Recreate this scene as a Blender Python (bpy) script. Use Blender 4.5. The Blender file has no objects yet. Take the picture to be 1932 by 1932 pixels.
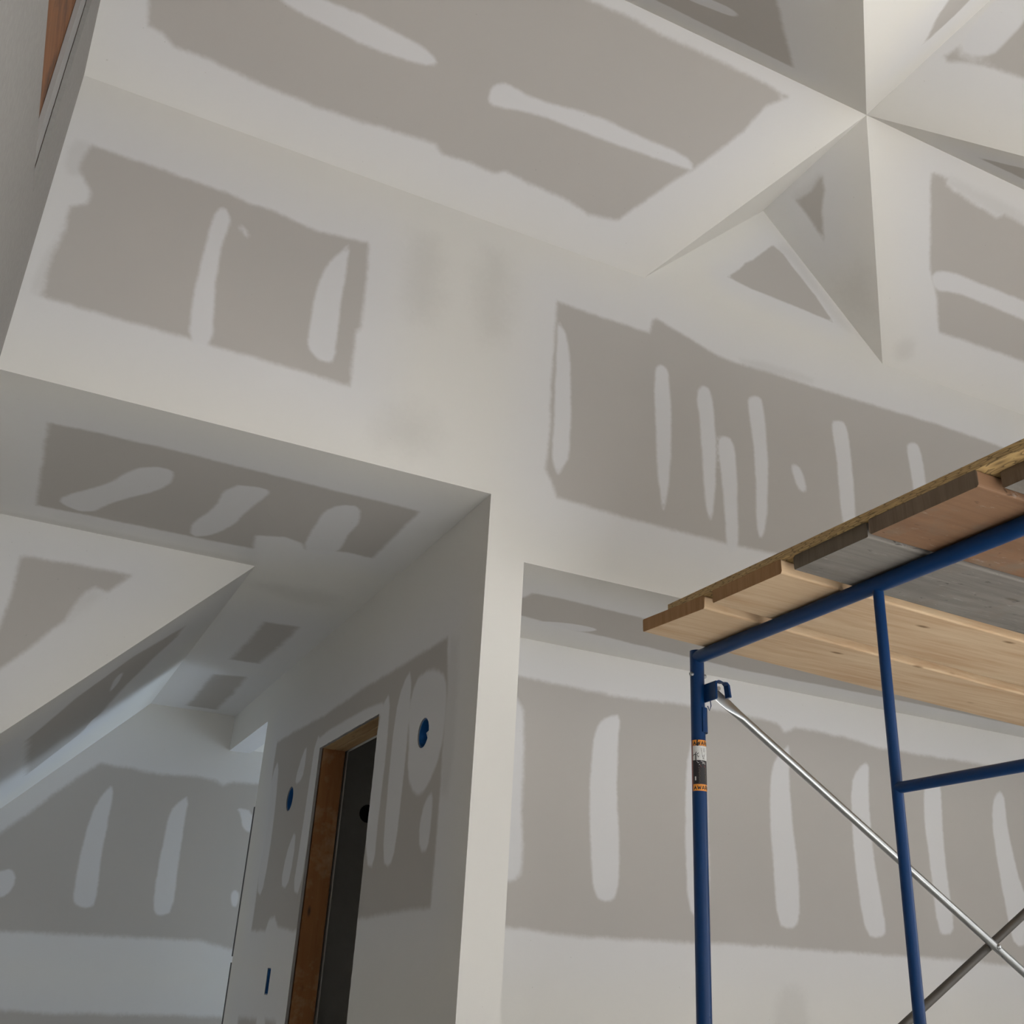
import bpy, bmesh, math, random
import numpy as np
from mathutils import Vector, Matrix
from mathutils.geometry import delaunay_2d_cdt
random.seed(4)
C = bpy.context.scene.collection
EYE = 1.2                                   # eye height above the floor; all heights below are measured from the eye

# ------------------------------------------------------------------ camera, world, light, exposure
F = 1984.23
R = np.array([[0.89828742, -0.43624863, 0.05260072],
              [0.22331231, 0.35014065, -0.90968848],
              [0.37843271, 0.82890811, 0.41194663]])
cd = bpy.data.cameras.new('camera'); cam = bpy.data.objects.new('camera', cd); C.objects.link(cam)
cd.sensor_width = 36; cd.sensor_height = 36; cd.lens = F / 1932 * 36; cd.clip_start = 0.05
rt, up, bk = R[0], -R[1], -R[2]
cam.matrix_world = Matrix(((rt[0], up[0], bk[0], 0), (rt[1], up[1], bk[1], 0), (rt[2], up[2], bk[2], EYE), (0, 0, 0, 1)))
bpy.context.scene.camera = cam
world = bpy.data.worlds.new('sky'); bpy.context.scene.world = world; world.use_nodes = True
world.node_tree.nodes['Background'].inputs[0].default_value = (0.62, 0.74, 0.92, 1)
world.node_tree.nodes['Background'].inputs[1].default_value = 0.6
vs = bpy.context.scene.view_settings
vs.view_transform = 'Standard'; vs.look = 'None'; vs.gamma = 1; vs.use_curve_mapping = False; vs.exposure = 0.07

def area(name, loc, direction, sx, sy, power, col):
    l = bpy.data.lights.new(name, 'AREA'); l.shape = 'RECTANGLE'; l.size = sx; l.size_y = sy
    l.energy = power; l.color = col
    o = bpy.data.objects.new(name, l); C.objects.link(o)
    o.location = (loc[0], loc[1], loc[2] + EYE)
    o.rotation_euler = Vector(direction).to_track_quat('-Z', 'Y').to_euler()
    return o
# daylight entering through the rear gable window and the back room's window, plus two added fills
area('daylight_rear', (2.8, -3.14, 0.475), (0, 1, 0), 3.8, 3.0, 28, (1.0, 0.985, 0.955))
area('fill_right', (5.60, -0.3, 0.7), (-1, 0, 0), 2.5, 2.3, 48, (1.0, 0.98, 0.95))  # unseen side lamp, added to brighten the left wall
area('daylight_back_room', (3.40, 6.52, 0.25), (-1, 0, 0), 0.8, 1.5, 38, (0.64, 0.81, 1.0))
area('fill_knee_wall', (-1.60, 5.6, -0.72), (1, 0, 0.25), 1.3, 0.7, 15, (1.0, 0.97, 0.90))  # unseen low lamp, added to brighten the partition from the left

# sunshine through the rear window on to the floor behind the camera
sl = bpy.data.lights.new('sun', 'SUN'); sl.energy = 49; sl.angle = .02; sl.color = (1, 1, .99)
so = bpy.data.objects.new('sun', sl); C.objects.link(so); so.location = (2, -6, 8)
so.rotation_euler = Vector((-.12, .98, -1.0)).to_track_quat('-Z', 'Y').to_euler()

# ------------------------------------------------------------------ geometry from sight lines
def ray(x, y):
    return R.T @ np.array([(x - 966) / F, (y - 966) / F, 1.0])
def hit(px, O, N):
    d = ray(*px); return d * ((N @ O) / (N @ d))

# ------------------------------------------------------------------ node helpers
def new_mat(name):
    m = bpy.data.materials.new(name); m.use_nodes = True
    nt = m.node_tree; return m, nt, nt.nodes['Principled BSDF']
def N_(nt, t, **kw):
    n = nt.nodes.new(t)
    for k, v in kw.items(): setattr(n, k, v)
    return n
def L_(nt, a, b): nt.links.new(a, b)
def math_(nt, op, a, b=None, c=None, clamp=False):
    n = N_(nt, 'ShaderNodeMath', operation=op); n.use_clamp = clamp
    for i, v in enumerate((a, b, c)):
        if v is None: continue
        if isinstance(v, (int, float)): n.inputs[i].default_value = v
        else: L_(nt, v, n.inputs[i])
    return n.outputs[0]
def mix_(nt, fac, a, b):
    n = N_(nt, 'ShaderNodeMix', data_type='RGBA')
    for s, v in ((n.inputs[0], fac), (n.inputs[6], a), (n.inputs[7], b)):
        if isinstance(v, (int, float)): s.default_value = v
        elif isinstance(v, tuple): s.default_value = (*v, 1)
        else: L_(nt, v, s)
    return n.outputs[2]
def noise_(nt, vec, scale, detail=3, rough=.55, dist=0):
    n = N_(nt, 'ShaderNodeTexNoise'); n.inputs['Scale'].default_value = scale
    n.inputs['Detail'].default_value = detail; n.inputs['Roughness'].default_value = rough
    n.inputs['Distortion'].default_value = dist
    if vec is not None: L_(nt, vec, n.inputs['Vector'])
    return n.outputs['Fac']
def attr_(nt, name):
    n = N_(nt, 'ShaderNodeAttribute', attribute_name=name); return n.outputs['Fac']
def coords_(nt, scale=(1, 1, 1)):
    t = N_(nt, 'ShaderNodeTexCoord'); m = N_(nt, 'ShaderNodeMapping')
    m.inputs['Scale'].default_value = scale; L_(nt, t.outputs['Object'], m.inputs['Vector']); return m.outputs[0]
def ramp_(nt, fac, stops):
    n = N_(nt, 'ShaderNodeValToRGB'); e = n.color_ramp.elements
    while len(e) < len(stops): e.new(0.5)
    for el, (p, c) in zip(e, stops): el.position = p; el.color = (*c, 1)
    L_(nt, fac, n.inputs[0]); return n.outputs[0]
def bump_(nt, bsdf, height, dist=.001, strength=.5):
    n = N_(nt, 'ShaderNodeBump'); n.inputs['Distance'].default_value = dist; n.inputs['Strength'].default_value = strength
    L_(nt, height, n.inputs['Height']); L_(nt, n.outputs[0], bsdf.inputs['Normal'])

# drywall: grey paper board with joint compound troweled over seams and screws
def drywall_mat():
    m, nt, b = new_mat('drywall_and_compound')
    co = coords_(nt)
    n1 = math_(nt, 'SUBTRACT', noise_(nt, co, 9, 3), .5)
    n2 = math_(nt, 'SUBTRACT', noise_(nt, co, 55, 2), .5)
    wob = math_(nt, 'ADD', math_(nt, 'MULTIPLY', n1, 1.3), math_(nt, 'MULTIPLY', n2, .8))
    def soft(a):
        v = math_(nt, 'ADD', attr_(nt, a), wob)
        n = N_(nt, 'ShaderNodeMapRange', interpolation_type='SMOOTHSTEP')
        n.inputs[1].default_value = -1; n.inputs[2].default_value = 1; L_(nt, v, n.inputs[0]); return n.outputs[0]
    field, strip, thin = soft('field'), soft('strip'), soft('thin')
    paper = mix_(nt, noise_(nt, co, 2.2, 2), (.455, .434, .410), (.475, .448, .420))
    nearedge = N_(nt, 'ShaderNodeMapRange', interpolation_type='SMOOTHSTEP')
    nearedge.inputs[1].default_value = -22; nearedge.inputs[2].default_value = 0; L_(nt, attr_(nt, 'field'), nearedge.inputs[0])
    cream = mix_(nt, noise_(nt, co, 3.1, 2), (.722, .702, .660), (.700, .684, .648))
    cool = (.675, .670, .675)
    mud = mix_(nt, math_(nt, 'MULTIPLY', nearedge.outputs[0], .8), cream, cool)
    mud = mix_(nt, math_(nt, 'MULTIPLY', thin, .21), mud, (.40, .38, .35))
    col = mix_(nt, field, mud, paper)
    col = mix_(nt, math_(nt, 'MULTIPLY', strip, .93), col, cool)
    speck = ramp_(nt, noise_(nt, co, 70, 1), [(.795, (1, 1, 1)), (.82, (.72, .7, .68))])
    mm = N_(nt, 'ShaderNodeMix', data_type='RGBA', blend_type='MULTIPLY'); mm.inputs[0].default_value = .5
    L_(nt, col, mm.inputs[6]); L_(nt, speck, mm.inputs[7])
    L_(nt, mm.outputs[2], b.inputs['Base Color']); b.inputs['Roughness'].default_value = .88
    b.inputs['Specular IOR Level'].default_value = .25
    h = math_(nt, 'ADD', math_(nt, 'SUBTRACT', strip, field), math_(nt, 'MULTIPLY', noise_(nt, co, 14, 3), .8))
    bump_(nt, b, h, .0012, .35)
    return m
M_DRY = drywall_mat()
def plain(name, col, rough=.6, metal=0, var=.15, scale=20, spec=.5):
    m, nt, b = new_mat(name); co = coords_(nt)
    c2 = tuple(max(0, c * (1 - var)) for c in col)
    L_(nt, mix_(nt, noise_(nt, co, scale, 3), col, c2), b.inputs['Base Color'])
    b.inputs['Roughness'].default_value = rough; b.inputs['Metallic'].default_value = metal
    b.inputs['Specular IOR Level'].default_value = spec
    return m
def wood(name, light, dark, streak=.5, knots=None, grime=None, rough=.7, sc=1.0, axis='X', worn=False):
    m, nt, b = new_mat(name)
    s = {'X': (1.2, 16, 16), 'Z': (16, 16, 1.2), 'Y': (16, 1.2, 16)}[axis]
    co = coords_(nt, tuple(v * sc for v in s))
    g = noise_(nt, co, 1.6, 5, .6, .6); g2 = noise_(nt, co, 6, 3, .6)
    f = math_(nt, 'ADD', math_(nt, 'MULTIPLY', g, .75), math_(nt, 'MULTIPLY', g2, .25))
    f = ramp_(nt, f, [(.5 - streak / 2.6, (0, 0, 0)), (.5 + streak / 2.6, (1, 1, 1))])
    col = mix_(nt, f, dark, light)
    if knots:
        s2 = {'X': (2.2, 7, 7), 'Z': (7, 7, 2.2), 'Y': (7, 2.2, 7)}[axis]
        v = N_(nt, 'ShaderNodeTexVoronoi'); v.inputs['Scale'].default_value = 1.5; L_(nt, coords_(nt, s2), v.inputs['Vector'])
        k = ramp_(nt, v.outputs['Distance'], [(.035, (1, 1, 1)), (.10, (0, 0, 0))])
        col = mix_(nt, k, col, knots)
    if grime:
        k = ramp_(nt, noise_(nt, coords_(nt), 5.5, 4, .7), [(.50, (0, 0, 0)), (.68, (1, 1, 1))])
        col = mix_(nt, math_(nt, 'MULTIPLY', k, .8), col, grime)
    if worn:                                  # gouges, scuffs and smeared compound from use
        k = ramp_(nt, noise_(nt, coords_(nt, (9, 26, 26)), 2.2, 2, .5, .8), [(.69, (0, 0, 0)), (.73, (1, 1, 1))])
        col = mix_(nt, math_(nt, 'MULTIPLY', k, .75), col, tuple(v * .35 for v in dark))
        k = ramp_(nt, noise_(nt, coords_(nt, (5, 17, 17)), 3.1, 5, .75, .4), [(.60, (0, 0, 0)), (.70, (1, 1, 1))])
        col = mix_(nt, math_(nt, 'MULTIPLY', k, .45), col, (.46, .43, .40))
        k = ramp_(nt, noise_(nt, coords_(nt, (1.2, 1.6, 1)), 2.6, 3, .6), [(.40, (0, 0, 0)), (.62, (1, 1, 1))])
        col = mix_(nt, math_(nt, 'MULTIPLY', k, .4), col, dark)
    L_(nt, col, b.inputs['Base Color']); b.inputs['Roughness'].default_value = rough
    b.inputs['Specular IOR Level'].default_value = .3
    bump_(nt, b, f, .0008, .3)
    return m
M_PINE = wood('new_pine', (.62, .475, .315), (.49, .325, .19), .36, knots=(.20, .12, .06))
M_PINE_END = wood('pine_end_grain', (.36, .20, .09), (.24, .125, .05), .5, axis='Z', sc=2.0)
M_GREY = wood('weathered_plank', (.27, .25, .225), (.15, .135, .118), .45, knots=(.09, .075, .06), grime=(.20, .165, .135), worn=True)
M_GREY_END = wood('weathered_end_grain', (.16, .125, .09), (.085, .068, .05), .6, axis='Z', sc=2.0)
M_RED = wood('stained_plank', (.27, .155, .088), (.175, .095, .052), .5, knots=(.09, .05, .03), grime=(.20, .15, .11), worn=True)
M_RED_END = wood('stained_end_grain', (.19, .135, .09), (.10, .07, .045), .5, axis='Z', sc=2.0)
M_STUD = wood('stud_brown', (.34, .155, .058), (.24, .10, .032), .6, axis='Z', knots=(.08, .04, .02), grime=(.42, .27, .15))
M_HEADER = wood('header_pine', (.52, .35, .18), (.30, .18, .08), .5, axis='Y', knots=(.14, .08, .04))
M_BEAM = wood('beam_brown', (.27, .115, .045), (.15, .06, .022), .5, axis='Y', knots=(.05, .03, .02), grime=(.05, .035, .03))
M_GYP = plain('gypsum_edge', (.33, .315, .30), .9, var=.25, scale=60)
M_BLUE_BOX = plain('blue_plastic', (.012, .12, .36), .4, var=.1)
M_WIRE = plain('white_cable', (.75, .76, .78), .5)
M_DARK = plain('black_plastic', (.012, .012, .012), .5)
M_RUBBER = plain('rubber', (.03, .03, .03), .8)
M_FLOOR = plain('concrete_floor', (.58, .57, .555), .85, var=.2, scale=3)
M_FRAME = plain('window_frame_white', (.75, .75, .74), .4)

def steel(name, col, rough, metal, smear=None, spec=.5):
    m, nt, b = new_mat(name); co = coords_(nt); b.inputs['Specular IOR Level'].default_value = spec
    c = mix_(nt, noise_(nt, coords_(nt, (1, 1, .35)), 24, 4, .7), col, tuple(v * .72 for v in col))
    if smear:
        k = ramp_(nt, noise_(nt, coords_(nt, (1, .25, 1)), 16, 4, .75), [(.66, (0, 0, 0)), (.74, (1, 1, 1))])
        k2 = ramp_(nt, noise_(nt, co, 2.6, 1), [(.56, (0, 0, 0)), (.66, (1, 1, 1))])
        c = mix_(nt, math_(nt, 'MULTIPLY', math_(nt, 'MULTIPLY', k, k2), .55), c, smear)
    L_(nt, c, b.inputs['Base Color']); b.inputs['Metallic'].default_value = metal
    r = math_(nt, 'ADD', math_(nt, 'MULTIPLY', noise_(nt, co, 30, 3), .2), rough - .1)
    L_(nt, r, b.inputs['Roughness'])
    return m
M_BLUE = steel('blue_paint', (.0022, .034, .125), .32, .0, spec=.28)
M_ZINC = steel('galvanised_steel', (.43, .44, .44), .32, .95)
M_RUST = steel('dull_brown_steel', (.085, .076, .066), .5, .25)

def osb_mat():
    m, nt, b = new_mat('strand_board')
    v = N_(nt, 'ShaderNodeTexVoronoi'); v.inputs['Scale'].default_value = 60; L_(nt, coords_(nt, (1, .35, 3)), v.inputs['Vector'])
    hs = math_(nt, 'FRACT', math_(nt, 'MULTIPLY', v.outputs['Distance'], 2.3))
    c = ramp_(nt, hs, [(0, (.12, .075, .03)), (.3, (.34, .22, .09)), (.8, (.46, .31, .13))])
    L_(nt, c, b.inputs['Base Color']); b.inputs['Roughness'].default_value = .7
    bump_(nt, b, hs, .002, .6)
    return m
M_OSB = osb_mat()

# ------------------------------------------------------------------ object helpers
def link(name, me, mat, parent=None, loc=None):
    o = bpy.data.objects.new(name, me); C.objects.link(o)
    if mat is not None and not me.materials: me.materials.append(mat)
    if parent: o.parent = parent
    if loc is not None: o.location = loc
    return o
def from_bm(name, bm, mat, parent=None, smooth=False):
    bmesh.ops.recalc_face_normals(bm, faces=bm.faces)
    me = bpy.data.meshes.new(name); bm.to_mesh(me); bm.free()
    if smooth:
        for p in me.polygons: p.use_smooth = True
        me.set_sharp_from_angle(angle=math.radians(40))
    return link(name, me, mat, parent)
def tag(o, label=None, cat=None, group=None, kind=None):
    for k, v in (('label', label), ('category', cat), ('group', group), ('kind', kind)):
        if v: o[k] = v
    return o
def W3(p): return Vector((p[0], p[1], p[2] + EYE))
def thing(name, p):
    o = bpy.data.objects.new(name, None); C.objects.link(o); o.location = W3(p); o.empty_display_size = .1; return o
def rebase(o):                                # put the mesh's origin at the parent's origin
    p = o.parent; off = Vector((0, 0, 0))
    while p: off += p.location; p = p.parent
    o.data.transform(Matrix.Translation(-off)); return o
def box_bm(bm, lo, hi, bev=0):
    r = bmesh.ops.create_cube(bm, size=1)
    for v in r['verts']:
        v.co = Vector([lo[i] + (v.co[i] + .5) * (hi[i] - lo[i]) for i in range(3)]) + Vector((0, 0, EYE))
    if bev:
        es = list({e for v in r['verts'] for e in v.link_edges})
        bmesh.ops.bevel(bm, geom=es, offset=bev, segments=2, affect='EDGES', profile=.5)
def box(name, lo, hi, mat, parent=None, bev=0):
    bm = bmesh.new(); box_bm(bm, lo, hi, bev); o = from_bm(name, bm, mat, parent)
    return rebase(o)
def tube_bm(bm, pts, r, seg=20, caps=True, flat=None):
    """tube through pts; r may be a list; flat: list of (rx, ry) section radii"""
    pts = [W3(p) for p in pts]; n = len(pts); rings = []
    t0 = (pts[1] - pts[0]).normalized(); ref = Vector((0, 0, 1)) if abs(t0.z) < .9 else Vector((1, 0, 0))
    u = t0.cross(ref).normalized()
    for i, p in enumerate(pts):
        t = (pts[min(i + 1, n - 1)] - pts[max(i - 1, 0)]).normalized()
        u = (u - t * u.dot(t)).normalized(); v = t.cross(u)
        ru, rv = (flat[i] if flat else ((r[i], r[i]) if isinstance(r, (list, tuple)) else (r, r)))
        rings.append([bm.verts.new(p + u * (math.cos(2 * math.pi * k / seg) * ru) + v * (math.sin(2 * math.pi * k / seg) * rv)) for k in range(seg)])
    for a, b in zip(rings, rings[1:]):
        for k in range(seg): bm.faces.new((a[k], a[(k + 1) % seg], b[(k + 1) % seg], b[k]))
    if caps: bm.faces.new(rings[0][::-1]); bm.faces.new(rings[-1])
def tube(name, pts, r, mat, parent=None, seg=20, flat=None, caps=True):
    bm = bmesh.new(); tube_bm(bm, pts, r, seg, caps, flat)
    return rebase(from_bm(name, bm, mat, parent, smooth=True))

# ------------------------------------------------------------------ drywall panels
def inside(P, poly):
    x, y = P[:, 0], P[:, 1]; c = np.zeros(len(P), bool); n = len(poly)
    for i in range(n):
        x0, y0 = poly[i]; x1, y1 = poly[(i + 1) % n]
        if y0 == y1: continue
        c ^= ((y0 > y) != (y1 > y)) & (x < (x1 - x0) * (y - y0) / (y1 - y0) + x0)
    return c
def dist(P, poly):
    d = np.full(len(P), 1e9); n = len(poly)
    for i in range(n):
        a = np.array(poly[i]); b = np.array(poly[(i + 1) % n]); e = b - a; q = P - a
        t = np.clip((q @ e) / max(e @ e, 1e-12), 0, 1)
        d = np.minimum(d, np.hypot(*(q - t[:, None] * e).T))
    return d
def sdist(P, poly): return np.where(inside(P, poly), 1, -1) * dist(P, poly)
def chaikin(p, n=1):
    for _ in range(n):
        q = []
        for i in range(len(p)):
            a, b = np.array(p[i]), np.array(p[(i + 1) % len(p)]); q += [tuple(a * .75 + b * .25), tuple(a * .25 + b * .75)]
        p = q
    return p
def panel(name, O, U, V, outline, holes=(), fields=(), strips=(), thins=(), step=.02, thick=0, cut=None, kind='structure', parent=None):
    """One sheet of taped drywall: outline/holes in (u, v) metres, compound shapes given as sight-line polygons.
    U x V points into the room."""
    O, U, V = map(lambda a: np.array(a, float), (O, U, V)); U /= np.linalg.norm(U); V /= np.linalg.norm(V); Nn = np.cross(U, V)
    def uv(p): q = hit(p, O, Nn) - O; return (q @ U, q @ V)
    outline = [tuple(map(float, p)) for p in outline]
    loops = [outline] + [list(h) for h in holes]
    pts, edges = [], []
    def add_loop(lp, s):
        st = len(pts)
        for i in range(len(lp)):
            a, b = np.array(lp[i]), np.array(lp[(i + 1) % len(lp)]); k = max(1, int(np.hypot(*(b - a)) / s))
            for j in range(k): pts.append(tuple(a + (b - a) * j / k))
        m = len(pts) - st
        for j in range(m): edges.append((st + j, st + (j + 1) % m))
    for lp in loops: add_loop(lp, step * 1.5)
    arr = np.array(outline); lo, hi = arr.min(0), arr.max(0)
    gx, gy = np.meshgrid(np.arange(lo[0] + step / 2, hi[0], step), np.arange(lo[1] + step / 2, hi[1], step))
    gx[1::2] += step / 2
    G = np.stack([gx.ravel(), gy.ravel()], 1); ok = inside(G, outline)
    for h in holes: ok &= ~inside(G, h)
    for lp in loops: ok &= dist(G, lp) > step * .45
    n0 = len(pts); pts += [tuple(g) for g in G[ok]]
    vs_, es_, fs_, *_ = delaunay_2d_cdt([Vector(p) for p in pts], edges, [], 0, 1e-6)
    VV = np.array([(v.x, v.y) for v in vs_]); FF = np.array([tuple(f) for f in fs_ if len(f) == 3])
    cen = VV[FF].mean(1); ok = inside(cen, outline)
    for h in holes: ok &= ~inside(cen, h)
    FF = FF[ok]
    a, b, c = VV[FF[:, 0]], VV[FF[:, 1]], VV[FF[:, 2]]
    cr = (b[:, 0] - a[:, 0]) * (c[:, 1] - a[:, 1]) - (b[:, 1] - a[:, 1]) * (c[:, 0] - a[:, 0])
    FF[cr < 0] = FF[cr < 0][:, ::-1]
    X = O + VV[:, :1] * U + VV[:, 1:] * V
    nv = len(X); verts = [tuple(x + np.array((0, 0, EYE))) for x in X]; faces = [tuple(map(int, f)) for f in FF]
    nfront = len(faces)
    if thick:
        for lp in loops:                       # cut edges of the board
            for i in range(len(lp)):
                if cut and not cut(lp[i], lp[(i + 1) % len(lp)]): continue
                st = len(verts)
                for q, dpt in ((lp[i], 0), (lp[(i + 1) % len(lp)], 0), (lp[(i + 1) % len(lp)], thick), (lp[i], thick)):
                    w = O + q[0] * U + q[1] * V - dpt * Nn; verts.append((w[0], w[1], w[2] + EYE))
                faces.append((st, st + 3, st + 2, st + 1))
        v2, _, f2, *_ = delaunay_2d_cdt([Vector(q) for lp in loops for q in lp],
            [(s + i, s + (i + 1) % len(lp)) for lp, s in zip(loops, np.cumsum([0] + [len(l) for l in loops[:-1]]).tolist()) for i in range(len(lp))], [], 0, 1e-6)
        st = len(verts)
        for q in v2:
            w = O + q.x * U + q.y * V - thick * Nn; verts.append((w[0], w[1], w[2] + EYE))
        A2 = np.array([(q.x, q.y) for q in v2])
        for f in f2:
            c2 = A2[list(f)].mean(0)[None]
            if inside(c2, outline)[0] and not any(inside(c2, h)[0] for h in holes): faces.append(tuple(st + i for i in f[::-1]))
    me = bpy.data.meshes.new(name); me.from_pydata(verts, [], faces); me.update()
    me.materials.append(M_DRY); me.materials.append(M_GYP)
    for p in me.polygons[nfront:]: p.material_index = 1
    def comb(shapes, df, smooth):
        out = np.full(nv, -60.0)
        for s in shapes:
            f = df
            if isinstance(s, tuple): s, f = s
            q = [uv(p) for p in s]
            if smooth: q = chaikin(q, smooth)
            out = np.maximum(out, sdist(VV, q) / f)
        return np.concatenate([out, np.full(len(verts) - nv, -60.0)])
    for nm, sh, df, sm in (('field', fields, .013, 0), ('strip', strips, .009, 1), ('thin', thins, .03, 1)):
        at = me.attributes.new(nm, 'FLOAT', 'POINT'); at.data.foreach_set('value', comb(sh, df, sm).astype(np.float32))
    o = link(name, me, None, parent)
    if kind: o['kind'] = kind
    return o
def circle(cx, cy, r, n=20): return [(cx + r * math.cos(2 * math.pi * k / n), cy + r * math.sin(2 * math.pi * k / n)) for k in range(n)]

# key dimensions (metres, heights from the eye)
FL = -EYE
WY, LX, RX = 3.0, -0.291, 5.373
EAVE, RIDGE, RY, PX = 2.677, 3.291, 2.34, 2.541
SA = (RIDGE - EAVE) / (WY - RY)
SX, SXB = 1.287, 1.425                    # two faces of the hall partition
HZ, BZ = 1.539, 1.317                     # hall ceiling, alcove ceiling
KC = 1.045                                # plan run of the near valleys
SB, SC = .93, .89

# ---- wall_front
panel('wall_front', (0, WY, 0), (1, 0, 0), (0, 0, 1),
  [(LX, HZ), (SX, HZ), (SX, FL), (SXB, FL), (SXB, BZ), (5.15, BZ), (5.15, FL), (RX, FL), (RX, EAVE), (3.18, EAVE), (PX, RIDGE), (1.902, EAVE), (LX, EAVE)],
  fields=[
   [(77,560),(90,510),(105,470),(122,435),(132,388),(150,387),(165,383),(171,362),(160,340),(150,318),(158,295),(172,273),(300,318),(430,365),(470,383),(510,395),(600,437),(697,458),(688,560),(680,620),(672,625),(668,665),(659,728),(500,680),(400,652),(350,637),(200,595)],
   [(1050,568),(1120,593),(1190,617),(1226,629),(1232,605),(1240,602),(1300,638),(1350,668),(1390,685),(1480,712),(1560,738),(1650,765),(1760,798),(1830,822),(1895,845),(1940,880),(2010,930),(2010,1190),(1940,1160),(1700,1105),(1500,1053),(1370,1025),(1250,995),(1150,968),(1050,938),(1040,905),(1030,885),(1036,830),(1042,700)],
   ([(1372,522),(1395,508),(1405,497),(1420,490),(1458,462),(1478,480),(1500,510),(1540,560),(1572,608),(1500,578),(1420,546)], .007)],
  strips=[
   [(422,388),(408,398),(395,430),(378,500),(365,560),(353,645),(400,660),(405,560),(413,480),(428,440),(436,412)],
   [(660,458),(645,475),(625,490),(605,520),(592,570),(583,620),(580,650),(590,668),(610,684),(632,682),(637,620),(645,560),(652,520)],
   [(1052,600),(1049,680),(1047,760),(1041,850),(1045,880),(1053,898),(1062,882),(1075,862),(1077,780),(1077,700),(1070,635),(1058,612)],
   [(1240,688),(1234,705),(1236,780),(1240,880),(1246,930),(1251,966),(1256,950),(1265,890),(1267,800),(1263,710),(1255,690)],
   [(1322,728),(1314,742),(1321,800),(1327,900),(1330,945),(1340,987),(1346,965),(1351,900),(1350,800),(1341,738),(1332,728)],
   [(1360,822),(1354,835),(1362,900),(1368,980),(1372,1040),(1393,1044),(1392,960),(1390,880),(1383,828)],
   [(1418,748),(1410,756),(1420,820),(1426,900),(1427,990),(1435,1021),(1446,990),(1450,900),(1446,820),(1439,755),(1430,748)],
   [(1492,876),(1506,878),(1516,895),(1523,927),(1510,928),(1500,908)],
   [(1575,793),(1568,800),(1578,860),(1583,930),(1592,1000),(1614,1000),(1612,930),(1604,845),(1596,797)],
   [(1716,835),(1710,842),(1718,890),(1728,950),(1750,945),(1743,882),(1735,842),(1727,835)],
   ([(450,428),(456,425),(470,444),(466,449)], .012)],
  thins=[
   ([(905,470),(965,480),(960,640),(895,640)], .07), ([(775,440),(840,455),(825,610),(765,600)], .07),
   ([(690,830),(760,760),(830,800),(800,860)], .08),
   ([(135,258),(175,272),(165,335),(118,328)], .015), ([(112,440),(132,388),(105,470),(78,560),(52,548),(85,480)], .012),
   [(1452,470),(1478,458),(1500,478),(1560,560),(1612,628),(1580,612),(1530,545),(1490,490)],
   [(1222,640),(1290,650),(1390,705),(1300,690)], ([(1395,672),(1540,712),(1530,728),(1400,690)], .02)], step=.016)

# ---- ceilings of the crossed vault
def tri_panel(name, pts3, **kw):
    P3 = [np.array(p, float) for p in pts3]; U = P3[1] - P3[0]; U /= np.linalg.norm(U)
    Nn = np.cross(U, P3[2] - P3[0]); Nn /= np.linalg.norm(Nn)
    cen = sum(P3) / len(P3); into = np.array((2.5, 1.0, 0.0)) - cen
    if Nn @ into < 0: U = -U; Nn = -Nn
    Nn = Nn if Nn @ into > 0 else -Nn
    V = np.cross(Nn, U)
    return panel(name, P3[0], U, V, [((p - P3[0]) @ U, (p - P3[0]) @ V) for p in P3], **kw)
ZF = 2.25                                 # flat ceiling round the near side of the vault
YV = RY - (RIDGE - ZF) / SB; XV0 = PX - KC * (RY - YV); XV1 = PX + KC * (RY - YV)
tri_panel('ceiling', [(LX, WY, EAVE), (1.902, WY, EAVE), (PX, RY, RIDGE), (LX, RY, RIDGE)], step=.018,
  fields=[[(281,-60),(281,0),(277,50),(310,65),(330,88),(400,115),(440,135),(520,170),(600,203),(700,235),(770,255),(823,273),(834,290),(880,305),(930,326),(955,322),(1000,347),(1060,372),(1110,405),(1165,416),(1230,370),(1292,327),(1310,318),(1400,250),(1445,200),(1490,181),(1478,180),(1449,160),(1371,122),(1290,85),(1180,30),(1087,-10),(960,-60)]],
  strips=[[(480,-40),(520,-5),(600,42),(700,92),(790,122),(832,124),(805,92),(750,62),(660,17),(580,-12),(540,-40)],
          [(945,155),(925,165),(920,190),(930,202),(1010,213),(1100,250),(1200,286),(1300,322),(1312,315),(1290,290),(1200,255),(1120,215),(1000,185),(965,160)]],
  thins=[([(1048,10),(1145,43),(1280,111),(1338,145),(1400,164),(1449,178),(1487,184),(1371,122),(1180,30),(1087,-8)], .02)])
tri_panel('ceiling.001', [(3.18, WY, EAVE), (RX, WY, EAVE), (RX, RY, RIDGE), (PX, RY, RIDGE)], step=.022,
  fields=[[(1757,325),(1788,337),(1782,348),(1830,380),(1880,412),(1895,405),(1932,425),(2000,460),(2000,712),(1932,682),(1850,652),(1772,626),(1768,560),(1755,510),(1755,400)]],
  strips=[[(1757,512),(1795,512),(1850,535),(1932,568),(2020,600),(2020,640),(1932,604),(1850,570),(1800,552),(1762,548)]],
  thins=[([(1757,325),(1800,335),(1932,400),(1932,430),(1830,380)], .02), ([(1690,640),(1730,640),(1720,680),(1690,680)], .03)])
nearv = lambda y, s: (PX + s * KC * (RY - y), y, RIDGE - SB * (RY - y))
vl, vr = (XV0, YV, ZF), (XV1, YV, ZF)
tri_panel('ceiling.002', [(LX, RY, RIDGE), (PX, RY, RIDGE), vl, (LX, YV, ZF)], step=.025,
  fields=[[(1160,-40),(1236,0),(1497,128),(1480,60),(1465,0),(1440,-60),(1300,-200)]],
  strips=[[(1290,-20),(1340,-2),(1380,16),(1395,30),(1378,31),(1340,16),(1290,-4)]])
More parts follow.
